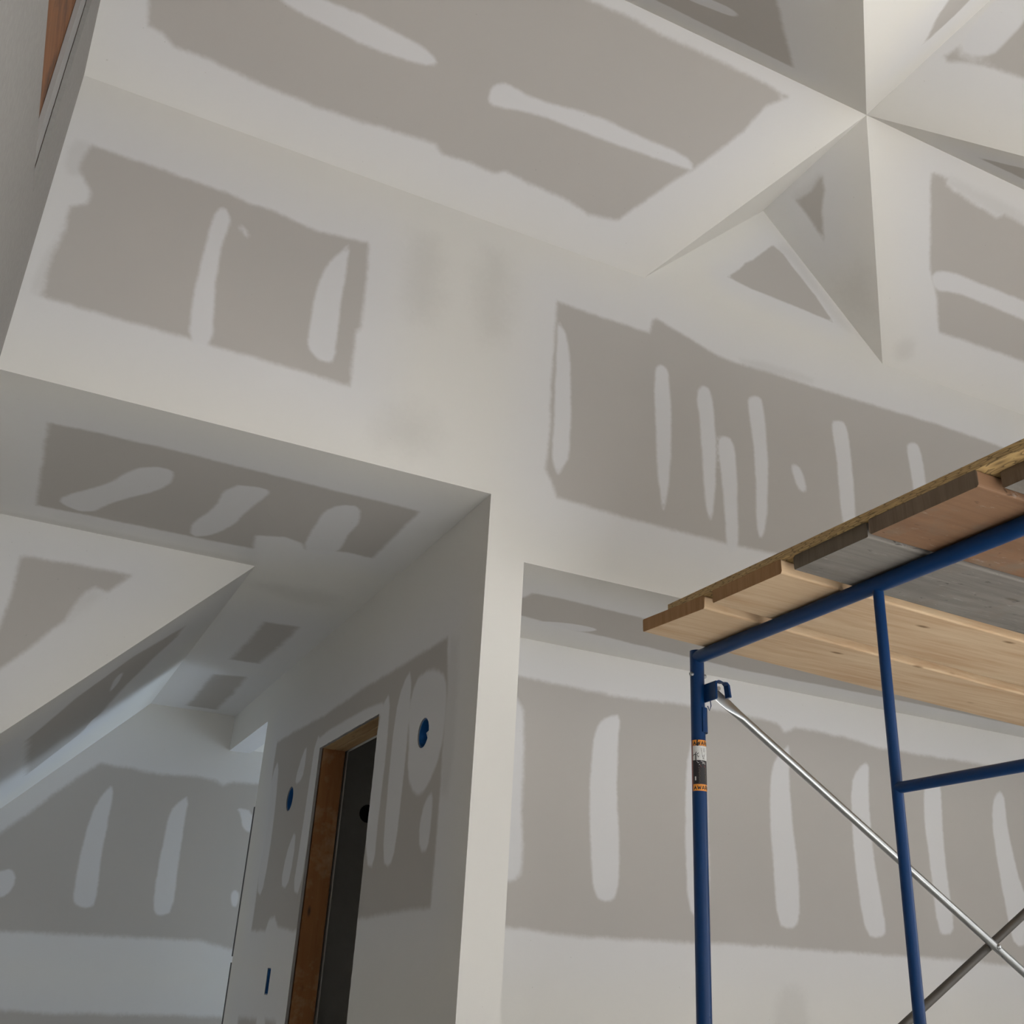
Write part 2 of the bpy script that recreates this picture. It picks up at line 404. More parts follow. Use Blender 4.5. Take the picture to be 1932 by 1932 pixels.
tri_panel('ceiling.003', [(PX, RY, RIDGE), (RX, RY, RIDGE), (RX, YV, ZF), vr], step=.03,
  fields=[[(1845,297),(1932,318),(2000,335),(2000,365),(1932,338)]])
tri_panel('ceiling.004', [(PX, RY, RIDGE), vl, (XV0, -3.1, ZF), (PX, -3.1, RIDGE)], step=.03,
  fields=[[(1742,84),(1756,60),(1770,30),(1790,0),(1830,-40),(1870,-60),(1830,0),(1800,30)]])
tri_panel('ceiling.005', [(PX, RY, RIDGE), vr, (XV1, -3.1, ZF), (PX, -3.1, RIDGE)], step=.03,
  fields=[[(1775,112),(1797,97),(1812,83),(1816,98),(1840,104),(1872,102),(1890,85),(1932,40),(1990,-20),(2060,180),(1932,148),(1850,122)]],
  strips=[[(1812,83),(1816,98),(1840,106),(1872,104),(1890,85),(1932,42),(1960,-20),(1900,-20),(1850,30)]])
panel('ceiling.013', (0, 0, ZF), (1, 0, 0), (0, -1, 0), [(LX, -YV), (XV0, -YV), (XV0, 3.1), (LX, 3.1)], step=.12)
panel('ceiling.014', (0, 0, ZF), (1, 0, 0), (0, -1, 0), [(XV1, -YV), (RX, -YV), (RX, 3.1), (XV1, 3.1)], step=.12)
tri_panel('ceiling.006', [(1.902, WY, EAVE), (PX, WY, RIDGE), (PX, RY, RIDGE)], step=.03,
  thins=[([(1300,478),(1440,400),(1480,372),(1452,396),(1400,424)], .015)])
tri_panel('ceiling.007', [(3.18, WY, EAVE), (PX, WY, RIDGE), (PX, RY, RIDGE)], step=.02,
  fields=[([(1502,378),(1530,362),(1550,330),(1556,360),(1551,400),(1555,455),(1530,415)], .012)],
  thins=[([(1490,370),(1525,350),(1550,320),(1556,350),(1520,385)], .02), ([(1575,540),(1640,480),(1650,600),(1620,600)], .08)])

# ---- left wall: boarded up to 1.85, raw timber above, board again near the corner
panel('wall_left', (LX, 0, 0), (0, -1, 0), (0, 0, 1),
  [(-WY, FL), (3.1, FL), (3.1, ZF), (-.25, ZF), (-.25, 1.762), (-2.45, 1.864), (-2.60, 1.872), (-2.60, 2.56), (-2.60, 3.05), (-WY, EAVE)], thick=.0127,
  fields=[[(66,195),(57,260),(50,330),(50,380),(42,430),(12,590),(-5,660),(-5,480),(8,330),(24,285),(44,225)]],
  strips=[([(45,418),(40,440),(30,480),(33,478),(44,440)], .004), ([(62,215),(55,240),(50,300),(52,300),(60,250)], .003)], step=.03)
panel('wall_left.001', (LX, 0, 0), (0, -1, 0), (0, 0, 1),
  [(-4.165 - 2.9, FL), (-WY - .0, FL), (-WY, HZ), (-4.165 - 2.9, HZ)], step=.1) if False else None
o = box('wall_left_board_edge', (LX - .0127, 2.487, 1.86), (LX - .001, 2.594, 3.2), plain('grey_board_edge', (.36, .35, .34), .9, var=.12)); o['kind'] = 'structure'
bm_o = box('timber_beam', (LX - .16, 0.2, 1.80), (LX - .014, 2.99, 3.35), M_BEAM)
tag(bm_o, 'dirty brown timber beam left bare above the board at the top left corner', 'beam')

# outer shell parts (seen only from elsewhere)
def slab(name, lo, hi, mat=M_DRY, kind='structure'):
    o = box(name, lo, hi, mat); o['kind'] = kind; return o
slab('floor', (-1.9, -3.3, FL - .12), (5.7, 7.3, FL), M_FLOOR)
panel('wall_right', (RX, 0, 0), (0, 1, 0), (0, 0, 1), [(-3.1, FL), (WY, FL), (WY, EAVE), (RY, RIDGE), (YV, ZF), (-3.1, ZF)],
      holes=[[(-1.6, -.5), (1.0, -.5), (1.0, 1.9), (-1.6, 1.9)]], step=.12)
panel('wall_rear', (0, -3.05, 0), (-1, 0, 0), (0, 0, 1), [(-RX, FL), (-LX, FL), (-LX, ZF), (-XV0, ZF), (-PX, RIDGE), (-XV1, ZF), (-RX, ZF)],
      holes=[[(-4.75, -1.05), (-.85, -1.05), (-.85, 2.0), (-4.75, 2.0)]], step=.12)
# roof decking behind the boards keeps daylight out
bm = bmesh.new()
def quad(bm, *ps): bm.faces.new([bm.verts.new(W3(p)) for p in ps])
box_bm(bm, (LX - .2, -3.3, RIDGE + .15), (RX + .2, WY + .2, RIDGE + .25)); box_bm(bm, (LX - .2, WY + .1, HZ + .03), (RX + .2, WY + .2, RIDGE + .16))
o = from_bm('roof_deck', bm, M_OSB); o['kind'] = 'structure'
bm = bmesh.new()
quad(bm, (LX - .2, -3.2, FL), (LX - .2, WY, FL), (LX - .2, WY, RIDGE + .25), (LX - .2, -3.2, RIDGE + .25))
o = from_bm('wall_left_sheathing', bm, M_OSB); o['kind'] = 'structure'

def window(name, axis, c, a0, a1, z0, z1, cols):
    """frame, mullions and panes in a wall opening; axis 'x' runs along X at y=c, 'y' along Y at x=c"""
    root = thing(name, (c if axis == 'y' else (a0 + a1) / 2, c if axis == 'x' else (a0 + a1) / 2, z0)); root['kind'] = 'structure'
    def bx(nm, p0, p1, q0, q1, d, mat):
        lo, hi = ((p0, c - d, q0), (p1, c + d, q1)) if axis == 'x' else ((c - d, p0, q0), (c + d, p1, q1))
        return box(nm, lo, hi, mat, root)
    w = .05
    bx('window_frame', a0, a1, z0, z0 + w, .04, M_FRAME); bx('window_frame', a0, a1, z1 - w, z1, .04, M_FRAME)
    bx('window_frame', a0, a0 + w, z0 + w, z1 - w, .04, M_FRAME); bx('window_frame', a1 - w, a1, z0 + w, z1 - w, .04, M_FRAME)
    for i in range(1, cols):
        m = a0 + (a1 - a0) * i / cols; bx('mullion', m - .025, m + .025, z0 + w, z1 - w, .035, M_FRAME)
window('window_1', 'x', -3.07, .85, 4.75, -1.05, 2.0, 3)
window('fill_window_2', 'y', RX + .03, -1.6, 1.0, -.5, 1.9, 2)  # unseen opening, added for the side fill lamp
window('window_3', 'y', 3.25, 6.12, 6.92, -.5, 1.0, 1)

# ---- hall and back room beyond the partition
FX, FY, BY, SL = .745, 4.165, 7.03, 1.03
panel('ceiling.008', (0, 0, HZ), (1, 0, 0), (0, -1, 0), [(LX, -WY), (LX, -FY), (FX, -FY), (FX, -BY), (SX, -BY), (SX, -WY)], step=.016,
  fields=[[(92,797),(200,820),(300,843),(450,880),(650,930),(792,965),(703,1053),(660,1043),(577,1037),(572,1026),(540,1014),(482,1010),(478,1035),(440,1028),(300,1000),(180,975),(68,953),(78,880)],
          ([(499,1173),(564,1183),(530,1218),(488,1252),(434,1244),(470,1208)], .022), ([(403,1272),(465,1277),(440,1308),(408,1339),(353,1331),(380,1300)], .022)],
  strips=[[(112,950),(116,936),(200,915),(250,885),(290,880),(325,886),(326,900),(320,915),(290,928),(220,945),(165,970)],
          [(430,913),(508,922),(506,934),(470,960),(440,990),(400,1010),(358,1013),(363,985),(405,960)],
          [(640,953),(680,955),(680,985),(655,1010),(638,1045),(600,1047),(570,1035),(595,990),(610,965)]],
  thins=[([(0,962),(240,1010),(480,1060),(480,1066),(240,1018),(0,970)], .03), ([(480,1095),(640,1120),(620,1150),(480,1110)], .06)])
zr = HZ - SL * (FX - LX)
panel('wall_hall', (0, FY, 0), (1, 0, 0), (0, 0, 1), [(LX, zr), (FX, HZ), (LX, HZ)], step=.016,
  fields=[[(40,1050),(60,1052),(130,1062),(250,1086),(203,1118),(180,1109),(160,1118),(140,1140),(120,1172),(60,1218),(0,1263),(-30,1285),(-30,1240),(0,1180),(25,1105)]],
  thins=[[(155,1118),(180,1108),(200,1118),(150,1155),(120,1175)]])
panel('wall_hall_left', (LX, 0, 0), (0, -1, 0), (0, 0, 1), [(-FY - .05, FL), (-WY, FL), (-WY, HZ), (-FY - .05, HZ)], step=.1)
XL = -1.45; zl = HZ - SL * (FX - XL)
tri_panel('ceiling.009', [(FX, FY, HZ), (FX, BY, HZ), (XL, BY, zl), (XL, FY, zl)], step=.025,
  fields=[([(347,1183),(330,1205),(300,1232),(235,1295),(200,1335),(150,1385),(50,1462),(52,1395),(150,1312),(250,1240)], .03)],
  strips=[[(0,1410),(48,1380),(32,1440),(0,1482),(-20,1490),(-20,1420)], [(150,1395),(170,1360),(190,1348),(175,1375)], [(205,1310),(216,1278),(235,1266),(222,1290)]])
panel('wall_back', (0, BY, 0), (1, 0, 0), (0, 0, 1), [(XL, FL), (3.25, FL), (3.25, 1.33), (SX, 1.33), (SX, HZ), (FX, HZ), (XL, zl)], step=.02,
  fields=[([(-40,1600),(0,1573),(60,1530),(130,1478),(190,1440),(240,1448),(300,1461),(380,1466),(405,1473),(420,1483),(440,1476),(490,1479),(600,1490),(600,1810),(430,1790),(380,1775),(250,1768),(100,1762),(0,1757),(-60,1752)], .02),
          ([(-60,1903),(100,1912),(250,1914),(415,1920),(500,1930),(500,2050),(-60,2050)], .02)],
  strips=[([(216,1474),(206,1540),(190,1620),(181,1708),(160,1714),(140,1705),(138,1690),(150,1620),(170,1540),(192,1500)], .010),
          ([(357,1500),(346,1560),(335,1640),(326,1720),(300,1729),(288,1715),(295,1650),(310,1580),(320,1530),(338,1512)], .010),
          [(-20,1650),(5,1642),(25,1640),(30,1662),(15,1690),(-20,1698)], [(445,1523),(478,1530),(474,1575),(457,1562),(455,1540)], [(435,1680),(452,1680),(448,1710),(437,1712)]])
panel('wall_knee', (XL, 0, 0), (0, 1, 0), (0, 0, 1), [(FY, FL), (BY, FL), (BY, zl), (FY, zl)], step=.15,
      holes=[[(4.95, -1.06), (6.25, -1.06), (6.25, zl - .06), (4.95, zl - .06)]] if zl > -.9 else ())
panel('wall_knee.001', (0, FY, 0), (1, 0, 0), (0, 0, 1), [(XL, FL), (LX - .03, FL), (LX - .03, zr), (XL, zl)], step=.15)
panel('ceiling.010', (0, 0, 1.33), (1, 0, 0), (0, -1, 0), [(SXB, -6.0), (SXB, -BY), (3.25, -BY), (3.25, -6.0)], step=.08)
panel('wall_back_right', (3.25, 0, 0), (0, -1, 0), (0, 0, 1), [(-BY, FL), (-6.0, FL), (-6.0, 1.33), (-BY, 1.33)], holes=[[(-6.92, -.5), (-6.12, -.5), (-6.12, 1.0), (-6.92, 1.0)]], step=.1)

# ---- hall partition: two boards on studs, doorway and box cut-outs
DY0, DY1, DZ = 3.975, 4.805, .965
def yz(p): return (-p[0], p[1])
rng = random.Random(7)
def ragged(p0, p1, n, amp=.0022):
    out = []
    for i in range(n):
        t = i / n; a = rng.uniform(-amp, amp); dx, dy = p1[0] - p0[0], p1[1] - p0[1]; l = math.hypot(dx, dy)
        out.append((p0[0] + dx * t - dy / l * a, p0[1] + dy * t + dx / l * a))
    return out
door_edge = ragged((-DY0, FL), (-DY0, DZ), 90) + ragged((-DY0, DZ), (-DY1, DZ), 30, .0012) + ragged((-DY1, DZ), (-DY1, FL), 60, .0012)
panel('wall_partition', (SX, 0, 0), (0, -1, 0), (0, 0, 1),
  [(-BY, 1.3125), (-6.0, 1.3125), (-6.0, FL)] + door_edge[::-1] + [(-DY0, FL), (-WY, FL), (-WY, HZ), (-BY, HZ)],
  holes=[circle(-3.459, .797, .053), circle(-5.245, .788, .059), [(-5.222, -.085), (-5.160, -.085), (-5.160, .026), (-5.222, .026)]], step=.014, thick=.0127, cut=lambda p, q: all(-5.35 < a[0] < -3.3 and a[1] > FL - .01 and a[1] < 1.2 for a in (p, q)) or abs(p[0] + 6) + abs(q[0] + 6) < .001,
  fields=[([(845,1203),(760,1255),(700,1290),(640,1330),(603,1355),(560,1378),(523,1400),(515,1450),(505,1560),(490,1640),(483,1695),(474,1755),(500,1757),(508,1735),(518,1730),(524,1748),(555,1757),(640,1740),(740,1722),(812,1712),(825,1560),(836,1400),(845,1290)], .014),
          ([(450,1920),(484,1922),(482,1990),(440,1990)], .02), ([(500,1922),(520,1930),(515,1990),(498,1990)], .02)],
  strips=[[(597,1410),(604,1388),(650,1360),(722,1320),(724,1345),(714,1352),(604,1418)],
          [(597,1385),(612,1400),(606,1450),(585,1560),(565,1690),(552,1680),(565,1600),(580,1500)],
          [(580,1400),(576,1440),(570,1470),(556,1482),(562,1450)],
          [(527,1430),(520,1520),(507,1620),(493,1692),(484,1680),(500,1560),(514,1460)],
          [(559,1560),(554,1620),(541,1678),(529,1670),(540,1610)],
          [(737,1305),(729,1420),(714,1540),(705,1638),(690,1632),(692,1500),(712,1380),(722,1330)],
          [(778,1260),(770,1380),(760,1480),(746,1600),(735,1638),(721,1625),(730,1500),(745,1350),(760,1290)],
          ([(785,1282),(800,1268),(822,1262),(842,1275),(842,1340),(832,1420),(805,1490),(782,1502),(768,1460),(772,1400),(770,1340)], .012),
          ([(818,1488),(813,1560),(806,1605),(792,1607),(790,1560),(802,1510)], .010)],
  thins=[([(845,1205),(870,1210),(850,1500),(828,1500)], .03)])
panel('wall_partition_back', (SXB, 0, 0), (0, 1, 0), (0, 0, 1),
  [(WY, FL), (DY0 + .004, FL), (DY0 + .004, DZ), (DY1, DZ), (DY1, FL), (6.0, FL), (6.0, HZ), (WY, HZ)], step=.06)
# end caps of the partition by the back room opening
box('wall_partition_end', (SX + .0127, 6.0 - .013, FL), (SXB - .0127, 6.0, 1.3), M_GYP)['kind'] = 'structure'
box('wall_partition_header', (SX + .0004, 6.0, 1.3122), (SXB, BY, 1.3125 + .0127), M_DRY)['kind'] = 'structure'
# black strip standing in for the shadow in the slit by the corner bead
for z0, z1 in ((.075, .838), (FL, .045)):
    tag(box('bead_slit_shadow', (SX - .0006, 6.002, z0), (SX + .004, 6.030, z1), M_DARK), kind='structure')

door = thing('door_1', (SX, (DY0 + DY1) / 2, FL)); door['kind'] = 'structure'
a, b_ = SX + .0185, SXB - .0135
box('jamb_stud', (a, DY1 + .003, FL + .002), (b_, DY1 + .041, DZ + .04), M_STUD, door, .002)
box('jamb_stud', (a, DY0 - .038, FL + .002), (b_, DY0, DZ + .04), M_STUD, door, .002)
box('header_board', (a, DY0, DZ), (a + .052, DY1 - .0005, DZ + .14), M_HEADER, door, .002)
box('header_board', (a + .056, DY0, DZ), (b_, DY1 - .0005, DZ + .14), M_HEADER, door, .002)

# room behind the doorway and alcove to the right
RWY = 3.76
panel('ceiling.011', (0, 0, BZ), (1, 0, 0), (0, -1, 0), [(SXB, -WY), (SXB, -RWY), (5.33, -RWY), (5.33, -WY)], step=.016,
  fields=[([(940,1130),(987,1127),(1005,1119),(1065,1130),(1135,1148),(1212,1166),(1400,1205),(1700,1270),(2000,1335),(2000,1385),(1700,1322),(1500,1283),(1400,1264),(1292,1238),(1135,1200),(1070,1186),(983,1161),(940,1155)], .012)],
  strips=[([(1045,1173),(1090,1178),(1134,1188),(1105,1193),(1060,1186),(1000,1172)], .006)])
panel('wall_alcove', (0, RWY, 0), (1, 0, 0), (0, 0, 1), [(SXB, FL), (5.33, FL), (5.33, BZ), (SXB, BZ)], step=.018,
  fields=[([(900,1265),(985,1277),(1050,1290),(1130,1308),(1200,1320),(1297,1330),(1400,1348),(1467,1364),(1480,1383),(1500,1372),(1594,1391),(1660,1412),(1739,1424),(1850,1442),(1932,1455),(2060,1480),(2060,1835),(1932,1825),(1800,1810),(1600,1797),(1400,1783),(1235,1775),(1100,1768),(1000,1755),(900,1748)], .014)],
  strips=[([(940,1320),(986,1318),(990,1400),(984,1500),(986,1640),(972,1662),(935,1662)], .014),
   [(1172,1346),(1166,1400),(1163,1500),(1169,1600),(1166,1690),(1148,1704),(1120,1690),(1113,1600),(1112,1500),(1118,1400),(1128,1365),(1148,1352)],
   [(1330,1380),(1336,1540),(1341,1710),(1322,1740),(1297,1715),(1292,1550),(1297,1400)],
   [(1491,1402),(1488,1470),(1496,1560),(1508,1660),(1509,1740),(1492,1754),(1467,1742),(1460,1640),(1452,1540),(1453,1470),(1462,1430),(1475,1420)],
   [(1640,1433),(1638,1500),(1646,1600),(1659,1680),(1674,1758),(1660,1770),(1636,1766),(1620,1690),(1608,1570),(1605,1480),(1618,1450)],
   [(1775,1480),(1778,1560),(1786,1650),(1801,1750),(1790,1765),(1770,1762),(1756,1640),(1745,1560),(1742,1490),(1750,1465),(1768,1465)],
   [(1893,1490),(1900,1560),(1920,1650),(1938,1700),(1945,1780),(1915,1787),(1903,1740),(1884,1640),(1871,1550),(1876,1500)]],
  thins=[([(1290,1385),(1480,1410),(1470,1420),(1300,1400)], .03), ([(1470,1860),(1515,1860),(1530,1960),(1455,1960)], .035)])  # second polygon is a soft darker blotch
panel('wall_alcove_right', (5.33, 0, 0), (0, 1, 0), (0, 0, 1), [(WY, FL), (RWY, FL), (RWY, BZ), (WY, BZ)], step=.1)
DR = (SXB, 3.4, RWY + .11, 5.9)
panel('wall_side_room', (0, 5.9, 0), (1, 0, 0), (0, 0, 1), [(DR[0], FL), (DR[1], FL), (DR[1], BZ), (DR[0], BZ)], holes=[circle(1.905, .857, .05)], step=.08)
panel('wall_side_room.001', (3.4, 0, 0), (0, -1, 0), (0, 0, 1), [(-5.9, FL), (-DR[2], FL), (-DR[2], BZ), (-5.9, BZ)], step=.15)
panel('wall_side_room.002', (0, DR[2], 0), (-1, 0, 0), (0, 0, 1), [(-3.4, FL), (-DR[0], FL), (-DR[0], BZ), (-3.4, BZ)], step=.15)
panel('ceiling.012', (0, 0, BZ + .002), (1, 0, 0), (0, -1, 0), [(DR[0], -DR[2]), (DR[0], -5.9), (3.4, -5.9), (3.4, -DR[2])], step=.15)
# upper storey deck over the low rooms (light seal)
bm = bmesh.new(); box_bm(bm, (-1.7, WY + .02, HZ + .02), (5.6, 7.3, HZ + .1)); o = from_bm('ceiling_deck', bm, M_OSB); o['kind'] = 'structure'
for lo, hi in (((XL - .15, BY + .02, FL), (3.5, BY + .12, HZ + .02)), ((5.38, WY + .01, FL), (5.45, RWY + .1, HZ + .02)), ((3.45, RWY + .03, FL), (5.42, RWY + .08, HZ + .02)),
               ((3.43, RWY + .12, FL), (3.5, 5.97, HZ + .02)), ((1.45, 5.965, FL), (3.5, 5.985, HZ + .02)), ((XL - .15, FY - .12, FL), (LX - .06, FY - .04, HZ + .02))):
    slab('sheathing', lo, hi, M_OSB)

# ------------------------------------------------------------------ electrical boxes
def wall_cup(name, cx, cy, cz, r, depth, axis, label, mat, group):
    root = thing(name, (cx, cy, cz)); tag(root, label, 'electrical box', group)
    bm = bmesh.new(); n = 24
    def pt(rr, d, k):
        a = 2 * math.pi * k / n; u, w = rr * math.cos(a), rr * math.sin(a)
        return W3((cx + d, cy + u, cz + w)) if axis == 'x' else W3((cx + u, cy + d, cz + w))
    prof = [(r + .001, .001), (r + .001, depth), (0.0001, depth), (.0001, depth - .003), (r - .003, depth - .003), (r - .004, .001)]
    rings = [[bm.verts.new(pt(rr, d, k)) for k in range(n)] for rr, d in prof]
    for a_, b2 in zip(rings, rings[1:] + rings[:1]):
        for k in range(n): bm.faces.new((a_[k], a_[(k + 1) % n], b2[(k + 1) % n], b2[k]))
    rebase(from_bm('box_shell', bm, mat, root, True))
    return root
b1 = wall_cup('electrical_box', SX + .004, 3.459, .797, .0525, .055, 'x', 'round blue electrical box with cable, high on the partition between doorway and front corner', M_BLUE_BOX, None)
tube('cable', [(SX + .052, 3.44, .81), (SX + .03, 3.452, .815), (SX + .02, 3.468, .80), (SX + .03, 3.47, .775), (SX + .05, 3.46, .77)], .005, M_WIRE, b1, 8)
b2 = wall_cup('electrical_box', SX + .004, 5.245, .788, .0585, .055, 'x', 'round blue electrical box on the partition beyond the doorway, nearer the back room', M_BLUE_BOX, None)
tube('cable', [(SX + .05, 5.235, .82), (SX + .025, 5.215, .815), (SX + .018, 5.205, .785), (SX + .03, 5.215, .75), (SX + .05, 5.23, .75)], .005, M_WIRE, b2, 8)
b3 = wall_cup('electrical_box', 1.905, 5.904, .857, .0495, .05, 'y', 'black round electrical box on the dark wall seen through the doorway', M_DARK, None)
b4 = thing('switch_box', (SX + .004, 5.191, -.03)); tag(b4, 'tall blue switch box low on the partition left of the doorway', 'electrical box')
bm = bmesh.new(); x0, x1 = SX + .002, SX + .07; y0, y1, z0, z1, t = 5.162, 5.220, -.083, .024, .003
for lo, hi in (((x0, y0, z0), (x1, y0 + t, z1)), ((x0, y1 - t, z0), (x1, y1, z1)), ((x0, y0, z0), (x1, y1, z0 + t)), ((x0, y0, z1 - t), (x1, y1, z1)), ((x1 - t, y0, z0), (x1, y1, z1))): box_bm(bm, lo, hi)
rebase(from_bm('box_shell', bm, M_BLUE_BOX, b4))
tube('cable', [(SX + .062, 5.19, .0), (SX + .03, 5.182, .006), (SX + .012, 5.172, -.008), (SX + .018, 5.172, -.028), (SX + .05, 5.18, -.034)], .004, M_WIRE, b4, 8)

# ------------------------------------------------------------------ scaffold
SXF, YF, YN, YM = 1.824, 2.575, 1.045, 1.812   # frame plane, far post, near post, middle post
RZ, PR, TR = .949, .0213, .0130
def make_frame():
    root = thing('scaffold', (SXF, YF, FL))
    tag(root, 'blue painted tubular steel scaffold end frame holding the left end of the planks', 'scaffold')
    bot = FL + .17
    posts = []
    for y in (YF, YN):
        bm = bmesh.new(); tube_bm(bm, [(SXF, y, bot), (SXF, y, RZ + .0198)], PR, 28)
        posts.append(rebase(from_bm('post', bm, M_BLUE, root, True)))
    tube('top_rail', [(SXF, YN, RZ), (SXF, YF, RZ)], .0205, M_BLUE, root, 28)
    tube('middle_post', [(SXF, YM, bot + .1), (SXF, YM, RZ - .01)], TR, M_BLUE, root, 20)
    for z in (.458, -.045, -.55):
        tube('rung', [(SXF, YN, z), (SXF, YM, z)], .0128, M_BLUE, root, 20)
    tube('bottom_rail', [(SXF, YN, bot + .1), (SXF, YF, bot + .1)], TR, M_BLUE, root, 20)
    return root
def bm_lock(bm, y, z, s):
    """bent strap that hooks over the brace stud; s=+1 opens away from the camera"""
    xo = SXF + PR
    w = .011
    path = [(xo - .008, y, z + .030), (xo + .004, y, z + .036), (xo + .016, y, z + .032), (xo + .030, y, z + .034), (xo + .038, y, z + .026), (xo + .041, y, z + .004), (xo + .043, y, z - .010)]
    pr = None
    for p in path:
        q = [bm.verts.new(W3((p[0] + dx, p[1] + dy, p[2]))) for dx, dy in ((-.0035, -w), (.0035, -w), (.0035, w), (-.0035, w))]
        if pr:
            for k in range(4): bm.faces.new((pr[k], pr[(k + 1) % 4], q[(k + 1) % 4], q[k]))
        else: bm.faces.new(q[::-1])
        pr = q
    bm.faces.new(pr)
frame = make_frame()
for y in (YF, YN):
    for z in (.830, -.445):
        bm = bmesh.new(); bm_lock(bm, y - .066, z, 1)
        lk = rebase(from_bm('brace_lock', bm, M_BLUE, frame))
        tube('stud', [(SXF + PR + .004, y - .074, z + .012), (SXF + PR + .004, y - .054, z + .012)], .006, M_ZINC, lk, 10).data.transform(Matrix.Translation((0, 0, 0)))
        # web plate between post and lock
        bm = bmesh.new(); box_bm(bm, (SXF + PR - .010, y - .077, z - .022), (SXF + PR - .003, y - .006, z + .034), .003)
        rebase(from_bm('lock_web', bm, M_BLUE, frame))
# half-round guard sleeve below the lock on the far post
bm = bmesh.new(); n = 14
v0 = []
for z in (.792, .718):
    ring = []
    for rr in (PR + .0005, PR + .0035):
        for k in range(n + 1):
            a = math.radians(-100 + 150 * k / n); fl = .005 if z < .75 and k > n - 2 else 0
            ring.append(bm.verts.new(W3((SXF + .004 + (rr + fl) * math.cos(a), YF + (rr + fl) * math.sin(a), z))))
    v0.append(ring)
m_ = n + 1
for k in range(n):
    for off in (0, m_):
        bm.faces.new((v0[0][off + k], v0[0][off + k + 1], v0[1][off + k + 1], v0[1][off + k]))
    for r_ in v0: bm.faces.new((r_[k], r_[k + 1], r_[m_ + k + 1], r_[m_ + k]))
for k in (0, n): bm.faces.new((v0[0][k], v0[0][m_ + k], v0[1][m_ + k], v0[1][k]))
rebase(from_bm('guard_sleeve', bm, M_BLUE, frame, True))
# pin bolt through the far post
for s in (-1, 1):
    bm = bmesh.new(); tube_bm(bm, [(SXF + s * (PR - .004), YF - .004, .893), (SXF + s * (PR + .006), YF - .004, .893)], .0065, 6)
    tube_bm(bm, [(SXF + s * (PR + .002), YF - .004, .893), (SXF + s * (PR + .009), YF - .004, .893)], .0035, 8)
    rebase(from_bm('bolt', bm, M_ZINC, frame))
# spring clip
tube('spring_clip', [(SXF + PR - .004, YF - .020, .845), (SXF + PR + .006, YF - .024, .825), (SXF + PR + .011, YF - .022, .80), (SXF + PR + .008, YF - .018, .786), (SXF + PR + .003, YF - .016, .80)], .0016, M_BLUE, frame, 8)
# casters
def caster(y):
    bm = bmesh.new()
    box_bm(bm, (SXF - .028, y - .05, FL + .150), (SXF + .028, y + .05, FL + .162), .003)
    for s in (-1, 1): box_bm(bm, (SXF + s * .026 - .003, y - .03, FL + .055), (SXF + s * .026 + .003, y + .03, FL + .152), .002)
    tube_bm(bm, [(SXF, y, FL + .15), (SXF, y, FL + .19)], .018, 16)
    f = rebase(from_bm('caster_fork', bm, M_ZINC, frame))
    bm = bmesh.new(); tube_bm(bm, [(SXF - .019, y, FL + .064), (SXF - .014, y, FL + .064), (SXF + .014, y, FL + .064), (SXF + .019, y, FL + .064)], [.056, .064, .064, .056], 32)
    w = rebase(from_bm('caster_wheel', bm, M_RUBBER, frame, True))
for y in (YF, YN): caster(y)

# ---- warning sticker wrapped round the far post
MS = {k: plain('sticker_' + k, c, .45, var=.08, scale=60) for k, c in dict(orange=(.80, .30, .035), white=(.66, .66, .64), black=(.016, .014, .016), red=(.34, .03, .02), dim=(.34, .27, .17), border=(.30, .12, .10)).items()}
A0 = math.radians(-116)                        # side of the post that faces the camera
def curved(name, shapes, r, mat, parent):
    """flat shapes in (arc length, height) bent on to the post; each is a polygon"""
    bm = bmesh.new()
    for s in shapes:
        arr = np.array(s); lo, hi = arr.min(0), arr.max(0)
        # split long spans so that the band follows the curve
        k = max(1, int((hi[0] - lo[0]) / .004))
        if len(s) == 4 and k > 1 and abs(s[0][1] - s[1][1]) < 1e-9:
            for i in range(k):
                t0, t1 = lo[0] + (hi[0] - lo[0]) * i / k, lo[0] + (hi[0] - lo[0]) * (i + 1) / k
                bm.faces.new([bm.verts.new((x, y, 0)) for x, y in ((t0, lo[1]), (t1, lo[1]), (t1, hi[1]), (t0, hi[1]))])
        else: bm.faces.new([bm.verts.new((x, y, 0)) for x, y in s])
    for v in bm.verts:
        a = A0 + v.co.x / PR
        v.co = W3((SXF + r * math.cos(a), YF + r * math.sin(a), v.co.y))
    me = bpy.data.meshes.new(name); bm.to_mesh(me); bm.free()
    return rebase(link(name, me, mat, parent))
Z1, Z0 = .694, .546
def rct(x0, z0, x1, z1): return [(x0, z0), (x1, z0), (x1, z1), (x0, z1)]
XA, XB = -.030, .052
st = curved('warning_sticker', [rct(XA, Z0, XB, Z1)], PR + .0003, MS['border'], frame); st['label'] = 'torn orange, white and black warning sticker'
def sub(nm, shapes, mat, dr=.0006): return curved(nm, shapes, PR + dr, mat, st)
def fix(o): o.data.transform(Matrix.Translation(frame.location)); return o
def subp(nm, shapes, mat, dr=.0006):
    o = curved(nm, shapes, PR + dr, mat, None); o.data.transform(Matrix.Translation(-frame.location)); o.parent = st; return o
xl = -.0225
subp('orange_band', [rct(xl, Z1 - .017, XB, Z1 - .001)], MS['orange']); subp('orange_band', [rct(xl, Z0 + .001, XB, Z0 + .019)], MS['orange'])
subp('white_panel', [rct(xl, Z1 - .060, XB, Z1 - .018)], MS['white'])
subp('black_panel', [rct(xl, Z0 + .020, XB, Z1 - .060)], MS['black'])
def line(x0, z0, x1, z1, w=.0009):
    dx, dz = x1 - x0, z1 - z0; l = math.hypot(dx, dz); nx, nz = -dz / l * w / 2, dx / l * w / 2
    return [(x0 + nx, z0 + nz), (x1 + nx, z1 + nz), (x1 - nx, z1 - nz), (x0 - nx, z0 - nz)]
